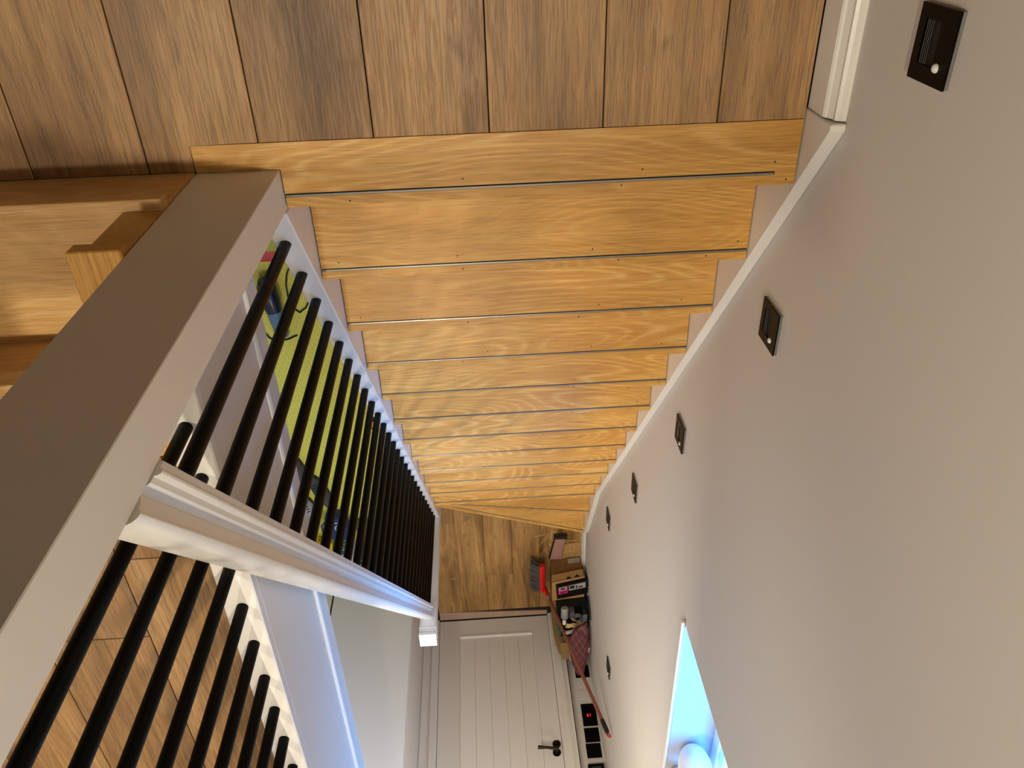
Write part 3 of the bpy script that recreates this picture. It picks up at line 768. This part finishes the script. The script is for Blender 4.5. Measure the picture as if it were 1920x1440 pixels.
sticker('print_line', 0.62, 0.66, 0.14, 0.40, M['darkgap'], 0.0012)
sticker('print_line', 0.69, 0.84, 0.26, 0.36, M['darkgap'], 0.0012)
sticker('print_line', 0.14, 0.28, 0.13, 0.26, M['darkgap'], 0.0018)
sticker('print_line', 0.12, 0.31, 0.42, 0.54, plain('dark_magenta', srgb(110,12,60), 0.5), 0.0012)
# black holdall full of bits
hb = empty('holdall', (-0.85, 3.87, -2.475), 'open black holdall crammed with bits on the carton behind the shoe box', 'bag')
blk = plain('black_nylon', srgb(16,15,15), 0.7, bump=0.5, bscale=50)
bm = bmesh.new()
outer = [(-0.742, 3.830), (-0.952, 3.812), (-0.957, 4.06), (-0.752, 4.08)]
inner = [(-0.754, 3.843), (-0.942, 3.826), (-0.946, 4.048), (-0.763, 4.066)]
zt_, zb_, zi_ = -2.285, -2.4745, -2.385
A = [bm.verts.new((p[0], p[1], zb_)) for p in outer]; B = [bm.verts.new((p[0], p[1], zt_ + (-0.055, -0.045, 0.03, 0.0)[i])) for i, p in enumerate(outer)]
C = [bm.verts.new((p[0], p[1], zt_ + (-0.059, -0.049, 0.026, -0.004)[i])) for i, p in enumerate(inner)]; D = [bm.verts.new((p[0], p[1], zi_)) for p in inner]
bm.faces.new(A); bm.faces.new(D)
for i in range(4):
    j = (i+1) % 4
    bm.faces.new((A[i], A[j], B[j], B[i])); bm.faces.new((B[i], B[j], C[j], C[i])); bm.faces.new((C[i], C[j], D[j], D[i]))
bmesh.ops.bevel(bm, geom=list(bm.edges), offset=0.004, segments=2, affect='EDGES')
finish('bag_body', bm, blk, hb)
tube('strap', [(-0.950, 3.69, -2.30), (-0.952, 3.74, -2.22), (-0.953, 3.80, -2.19), (-0.953, 3.84, -2.22)], 0.006, blk, hb, seg=8)
# bottle
bo = empty('squeeze_bottle', (-0.785, 3.79, -2.33), 'grey squeeze bottle with a white cap lying in the black holdall', 'bottle')
d_ = Vector((0.006, 0.115, 0.03)).normalized(); p0 = Vector((-0.792, 3.790, -2.295))
greyb = plain('grey_bottle_plastic', srgb(160,160,156), 0.35)
bm = bmesh.new(); bm_tube(bm, [p0, p0+d_*0.006, p0+d_*0.075, p0+d_*0.095], [0.022, 0.026, 0.026, 0.013], 18); finish('bottle_body', bm, greyb, bo, angle=40)
bm = bmesh.new(); bm_tube(bm, [p0+d_*0.096, p0+d_*0.128, p0+d_*0.134], [0.0135, 0.0125, 0.009], 16); finish('cap', bm, plain('white_cap', srgb(240,238,230), 0.3), bo, angle=40)
# coil of cable, tin, gloves
cm = bmesh.new()
for k in range(3):
    pts = [(-0.880 + (0.030-0.004*k)*math.cos(a), 3.868 + (0.030-0.004*k)*math.sin(a), -2.275 + 0.008*k) for a in [2*math.pi*i/22 for i in range(21)]]
    bm_tube(cm, pts, 0.0048, 8)
tag(finish('cable_coil', cm, plain('dark_grey_cable', srgb(104,104,106), 0.45), angle=60), 'coil of dark grey cable resting in the black holdall', 'cable')
tn = empty('green_packet', (-0.925, 3.87, -2.33), 'dark green packet with grey rim in the holdall beside the wall', 'packet')
bm = bmesh.new(); bm_box(bm, (-0.940, 3.835, -2.384), (-0.915, 3.90, -2.262), 0.004); finish('packet_body', bm, plain('dark_green_card', srgb(34,50,46), 0.4), tn)
box('rim', (-0.942, 3.833, -2.2618), (-0.913, 3.902, -2.256), plain('grey_rim', srgb(128,130,132), 0.4), tn)
gv = plain('cream_glove_fabric', srgb(214,184,120), 0.8, bump=0.4, bscale=80)
gl_ = empty('work_glove', (-0.87, 3.95, -2.30), 'cream work glove across the middle of the black holdall', 'glove')
bm = bmesh.new()
bm_tube(bm, [(-0.925, 3.935, -2.288), (-0.90, 3.940, -2.274), (-0.865, 3.945, -2.268), (-0.835, 3.948, -2.274)], [0.010, 0.017, 0.018, 0.015], 12)
for k in range(4):
    bm_tube(bm, [(-0.842, 3.936+0.007*k, -2.272), (-0.815, 3.932+0.010*k, -2.268), (-0.795-0.004*abs(k-2.8), 3.930+0.012*k, -2.276)], [0.0062, 0.0060, 0.0045], 8)
finish('glove_body', bm, gv, gl_, angle=60)
bm = bmesh.new(); bm_tube(bm, [(-0.880, 3.932, -2.262), (-0.860, 3.918, -2.256), (-0.842, 3.912, -2.262)], [0.008, 0.007, 0.005], 8); finish('thumb', bm, gv, gl_, angle=60)
bm = bmesh.new(); bm_box(bm, (-0.862, 3.842, -2.384), (-0.826, 3.900, -2.290), 0.006, 2)
tag(finish('grey_pouch', bm, plain('grey_pouch_fabric', srgb(112,110,112), 0.7, bump=0.5, bscale=60, var=0.4)), 'crumpled grey pouch in the holdall between bottle and cable coil', 'pouch')
bm = bmesh.new(); bm_tube(bm, [(-0.915, 3.905, -2.290), (-0.885, 3.912, -2.272), (-0.850, 3.902, -2.280), (-0.835, 3.885, -2.286)], 0.006, 8)
tag(finish('pale_hose', bm, plain('pale_pink_hose', srgb(190,150,146), 0.5), angle=60), 'short pale pink hose lying over the cable coil in the holdall', 'hose')
# second glove, white
gw = bmesh.new(); bm_tube(gw, [(-0.86, 4.005, -2.285), (-0.83, 4.010, -2.268), (-0.805, 4.016, -2.268), (-0.785, 4.022, -2.275)], [0.006, 0.013, 0.014, 0.008], 10)
tag(finish('folded_rag', gw, plain('white_rag', srgb(206,196,178), 0.85, bump=0.4), angle=60), 'folded white rag tucked between holdall and brown paper bag', 'rag')
gc = bmesh.new(); bm_box(gc, (-0.765, 3.985, -2.384), (-0.748, 4.04, -2.265), 0.003)
tag(finish('green_card', gc, plain('bright_green_card', srgb(20,110,70), 0.5)), 'small bright green card at the corner of the holdall under the broom pole', 'card')
# brown paper bag
pb = empty('paper_bag', (-0.80, 4.12, -2.475), 'crumpled brown paper bag behind the black holdall', 'bag')
paper = plain('brown_paper', srgb(150,118,72), 0.75, bump=0.6, bscale=18, var=0.2)
bm = bmesh.new()
ringz = [(-2.4745, 1.0), (-2.38, 1.05), (-2.29, 0.97), (-2.235, 0.85)]
rings = []
for z, k in ringz:
    ring = []
    for i in range(18):
        a = 2*math.pi*i/18
        jx = 1 + 0.07*math.sin(3.1*a + z*40); 
        ring.append(bm.verts.new((-0.822 + 0.095*k*jx*math.copysign(abs(math.cos(a))**0.6, math.cos(a)), 4.15 + 0.065*k*jx*math.copysign(abs(math.sin(a))**0.6, math.sin(a)), z + (0.012*math.sin(2*a+1) if z > -2.45 else 0.0))))
    rings.append(ring)
for a, b_ in zip(rings, rings[1:]):
    for j in range(18): bm.faces.new((a[j], a[(j+1)%18], b_[(j+1)%18], b_[j]))
bm.faces.new(rings[0]); bm.faces.new(rings[-1])
finish('bag_body', bm, paper, pb, angle=30)
quad_slab('fold', [(-0.755, 4.08, -2.235), (-0.885, 4.07, -2.22), (-0.885, 4.20, -2.19), (-0.765, 4.215, -2.20)], 0.004, paper, pb)
# maroon quilted bag
mq = NT('maroon_quilt')
tc = mq.n('ShaderNodeTexCoord'); sp = mq.n('ShaderNodeSeparateXYZ'); mq.l(tc.outputs['Object'], sp.inputs[0])
def stripe(a, b_):
    v_ = mq.math('ADD', mq.math('MULTIPLY', sp.outputs[0], a), mq.math('MULTIPLY', sp.outputs[1], b_))
    return mq.math('GREATER_THAN', mq.math('ABSOLUTE', mq.math('SUBTRACT', mq.math('FRACT', v_), 0.5)), 0.46)
ln = mq.math('MAXIMUM', stripe(24, 15), stripe(24, -15))
mq.l(mq.mix(ln, srgb(92,36,44), srgb(146,92,92)), mq.b.inputs['Base Color']); mq.b.inputs['Roughness'].default_value = 0.45
qb = empty('quilted_bag', (-0.90, 4.05, -2.25), 'maroon quilted bag propped in the corner on top of the pile', 'bag')
def pil(name, poly, th, mat, parent):
    c = [Vector(p) for p in poly]; ctr = sum(c, Vector())/len(c)
    n = (c[1]-c[0]).cross(c[2]-c[0]).normalized()
    if n.z < 0: n = -n
    bm = bmesh.new(); R_ = []
    for k, h in ((1.0, 0.0), (0.985, 0.5), (0.90, 0.85), (0.70, 1.0)):
        R_.append([bm.verts.new(ctr + (p-ctr)*k + n*th*h) for p in c])
    bot = [bm.verts.new(p - n*th*0.6) for p in [ctr + (q-ctr)*0.9 for q in c]]
    R_ = [bot] + R_
    m_ = len(c)
    for a, b_ in zip(R_, R_[1:]):
        for j in range(m_): bm.faces.new((a[j], a[(j+1)%m_], b_[(j+1)%m_], b_[j]))
    bm.faces.new(R_[0]); bm.faces.new(R_[-1])
    return finish(name, bm, mat, parent, angle=70)
pil('bag_body', [(-0.845, 3.92, -2.225), (-0.935, 3.84, -2.205), (-0.953, 3.98, -2.170), (-0.938, 4.10, -2.130), (-0.905, 4.225, -2.085), (-0.865, 4.235, -2.080), (-0.825, 4.16, -2.125), (-0.805, 4.04, -2.180)], 0.022, mq.m, qb)
pil('flap', [(-0.865, 3.95, -2.196), (-0.945, 3.87, -2.192), (-0.951, 3.975, -2.160), (-0.90, 4.00, -2.168)], 0.010, plain('maroon_cloth', srgb(70,24,32), 0.6), qb)
tube('toggle', [(-0.945, 4.035, -2.148), (-0.940, 4.065, -2.135)], 0.007, plain('ivory_toggle', srgb(206,180,160), 0.5), qb, seg=10)
for k in range(2):
    st_ = bmesh.new(); bm_tube(st_, [(-0.815-0.02*k, 4.10, -2.19), (-0.822-0.018*k, 4.17, -2.155)], [0.004, 0.0055], 8)
    tag(finish('white_tag', st_, plain('white_tag_plastic', srgb(226,220,210), 0.4), angle=60), ['slim white plastic strip by the paper bag, the one closer to the broom pole', 'slim white plastic strip tucked against the maroon quilted bag'][k], 'strip', 'white strips in the corner pile')

# broom
br = empty('broom', (-0.67, 3.84, ZF), 'red and grey broom with a brown pole leaning against the stair wall', 'broom')
redb = plain('red_broom_plastic', srgb(214,30,36), 0.35)
bm = bmesh.new()
bm_prism(bm, [(-0.678, -2.535), (-0.648, -2.525), (-0.634, -2.548), (-0.645, -2.575), (-0.676, -2.575)], 'y', 3.635, 3.890, 0.006)
finish('head_block', bm, redb, br)
bm = bmesh.new()
for i in range(22):
    y = 3.626 + i*0.0122
    bend = random.uniform(-0.006, 0.006)
    for q in range(2):
        bm_tube(bm, [(-0.640-0.012*q, 3.642+i*0.0111, -2.545-0.016*q), (-0.612-0.006*q, y+0.022+bend, -2.560-0.028*q), (-0.578-0.010*q, y+0.018+bend*2, -2.585-0.058*q)], [0.0058, 0.0072, 0.0078], 6)
finish('bristles', bm, plain('grey_bristles', srgb(92,90,88), 0.8, bump=0.8, bscale=220, var=0.5), br, angle=30)
pA, pB = Vector((-0.670, 3.850, -2.548)), Vector((-0.944, 3.775, -1.300))
dv = (pB-pA)
pole = tube('pole', [pA+dv*0.06, pA+dv*0.90], 0.0112, plain('brown_red_pole', srgb(140,80,64), 0.4), br, seg=14)
tube('socket_collar', [pA-dv*0.01, pA+dv*0.025, pA+dv*0.075], [0.017, 0.016, 0.013], redb, br, seg=14)
tube('ferrule', [pA+dv*0.0755, pA+dv*0.100], 0.0128, plain('steel_ferrule', srgb(180,150,136), 0.4, metal=0.5), br, seg=14)
tube('grip', [pA+dv*0.90, pA+dv*0.905, pA+dv*0.965, pA+dv*0.972], [0.0120, 0.0140, 0.0138, 0.012], plain('black_printed_grip', srgb(24,22,22), 0.5, var=0.6, bscale=150), br, seg=14)
bm = bmesh.new(); ring_c = pA+dv*0.988; un = dv.normalized(); sd = un.cross(Vector((0.6, 1, 0.1))).normalized()
bm_tube(bm, [ring_c + (un*math.cos(a)+sd*math.sin(a))*0.011 for a in [2*math.pi*i/16 for i in range(17)]], 0.0045, 8, cap=False)
finish('hanging_loop', bm, redb, br, angle=60)

# flat brush on the floor by the last step
hbx = empty('flat_brush', (-0.775, 3.58, ZF), 'flat mauve brush with a dark bristled end lying by the last step', 'brush')
mauve = plain('mauve_felt', srgb(172,132,120), 0.75, var=0.15, bscale=40)
bm = bmesh.new(); bm_prism(bm, [(-0.760, 3.475), (-0.832, 3.480), (-0.802, 3.674), (-0.722, 3.668)], 'z', ZF+0.008, ZF+0.026, 0.003); finish('board', bm, mauve, hbx)
bm = bmesh.new()
for i in range(16):
    for q in range(2):
        x = -0.756 - i*0.0056
        bm_tube(bm, [(x, 3.478+0.006*q, ZF+0.016), (x+random.uniform(-.004,.004), 3.440+0.010*q, ZF+0.006+0.012*q)], [0.0045, 0.005], 5)
finish('bristles', bm, plain('dark_bristles', srgb(44,32,24), 0.9), hbx)
bm = bmesh.new(); bm_prism(bm, [(-0.753, 3.48), (-0.760, 3.48), (-0.723, 3.668), (-0.714, 3.665)], 'z', ZF+0.0005, ZF+0.02); finish('edge_strip', bm, M['darkgap'], hbx)

# splinters of wood swept into the corner
spl = plain('pale_splinter', srgb(232,204,140), 0.7)
sp_list = [(-0.655, 3.447, 0.25, 0.085), (-0.735, 3.455, 1.45, 0.085), (-0.745, 3.415, -0.75, 0.05), (-0.874, 3.515, 0.04, 0.085), (-0.872, 3.548, -0.72, 0.10), (-0.930, 3.545, -0.38, 0.055), (-0.880, 3.612, 0.12, 0.10), (-0.890, 3.545, -0.9, 0.035), (-0.702, 3.60, 0.2, 0.022), (-0.700, 3.62, -1.1, 0.02), (-0.724, 3.535, 0.1, 0.018), (-0.745, 3.545, 0.9, 0.015), (-0.878, 3.648, 1.0, 0.014), (-0.885, 3.630, 0.2, 0.012), (-0.02, 3.825, 0.20, 0.035)]
sp_labels = ['long pale splinter lying alone on the laminate, pointing at the flat brush', 'pale splinter lying lengthwise beside the dark bristles of the flat brush', 'pale splinter under the nose of the last step beside the brush bristles',
    'straight pale splinter running from the brush to the stair wall', 'longest pale splinter slanting away from the brush towards the wall', 'pale splinter touching the skirting of the stair wall', 'long pale splinter lying across the cardboard sheet', 'stubby pale splinter between two long ones near the wall',
    'short splinter on the laminate between broom and brush, the upper of two', 'tiny splinter on the laminate closest to the broom bristles', 'small chip beside the long edge of the mauve brush', 'tiny chip touching the mauve brush edge',
    'tiny chip on the cardboard sheet, the one closer to the carton', 'tiny chip on the cardboard sheet, closer to the long splinter', 'single pale splinter far out on the hall laminate near the newel']
for (x, y, a, L), sl in zip(sp_list, sp_labels):
    zz = ZF + (0.007 if (y > 3.53 and x < -0.78) else 0.0008)
    dx, dy = math.cos(a)*L/2, math.sin(a)*L/2
    bm = bmesh.new(); bm_tube(bm, [(x-dx, y-dy, zz+0.0022), (x, y, zz+0.0036), (x+dx, y+dy, zz+0.0020)], [0.0014, 0.0024, 0.0012], 5)
    tag(finish('wood_splinter', bm, spl), sl, 'splinter', 'pale wood splinters scattered on the hall floor')

# ------------------------------------------------------------------ plush toys on the window sill
plush = plain('white_plush', srgb(236,234,236), 0.9, bump=0.3, bscale=120)
pk = plain('pink_stitching', srgb(226,90,150), 0.6)
pt = empty('plush_toy', (-1.035, 2.33, WIN_Z0), 'white plush toy with ears and black eyes sitting on the window sill', 'plush toy')
zc_ = WIN_Z0
bm = bmesh.new()
bmesh.ops.create_uvsphere(bm, u_segments=24, v_segments=16, radius=1.0)
for v_ in bm.verts:
    z_ = v_.co.z; k = 1.0 - 0.16*max(0, z_)
    v_.co = Vector((-1.040 + v_.co.x*0.062*k, 2.345 + v_.co.y*0.085*k, zc_+0.095 + z_*0.0945))
finish('body', bm, plush, pt, smooth=True)
for sgn, (bx_, by_, bz_), (tx, ty, tz) in ((1, (-0.995, 2.318, zc_+0.150), (-0.955, 2.290, zc_+0.175)), (-1, (-1.072, 2.318, zc_+0.155), (-1.090, 2.275, zc_+0.200))):
    b0, b1 = Vector((bx_, by_, bz_)), Vector((tx, ty, tz)); m_ = (b0+b1)/2
    bm = bmesh.new(); bm_tube(bm, [b0, m_, b1-(b1-b0)*0.15, b1], [0.020, 0.019, 0.010, 0.002], 10); finish('ear', bm, plush, pt, smooth=True)
for dy_ in (-0.012, 0.016):
    lathe('eye', [(0.0, 0.0), (0.0045, 0.0), (0.0030, 0.0022), (0.0, 0.0028)], (-0.9795, 2.345+dy_, zc_+0.100), M['blackplastic'], pt, seg=12, axis='x')
for q in range(3):
    bm = bmesh.new(); bm_tube(bm, [(-0.984+0.0005*q, 2.300+0.014*q, zc_+0.118), (-0.986, 2.306+0.014*q, zc_+0.136)], 0.0022, 6); finish('stitch', bm, pk, pt, angle=60)
p2 = empty('soft_toy', (-0.995, 2.46, WIN_Z0), 'second white soft toy with a pointed ear lying behind the plush on the sill', 'plush toy')
bm = bmesh.new(); bmesh.ops.create_uvsphere(bm, u_segments=20, v_segments=12, radius=1.0)
for v_ in bm.verts: v_.co = Vector((-1.000 + v_.co.x*0.036, 2.50 + v_.co.y*0.07, zc_+0.0455 + v_.co.z*0.045))
finish('body', bm, plain('beige_plush', srgb(214,204,192), 0.9), p2, smooth=True)
bm = bmesh.new(); bm_tube(bm, [(-0.985, 2.44, zc_+0.060), (-0.978, 2.415, zc_+0.080), (-0.975, 2.395, zc_+0.088)], [0.016, 0.012, 0.002], 10); finish('ear', bm, plush, p2, smooth=True)
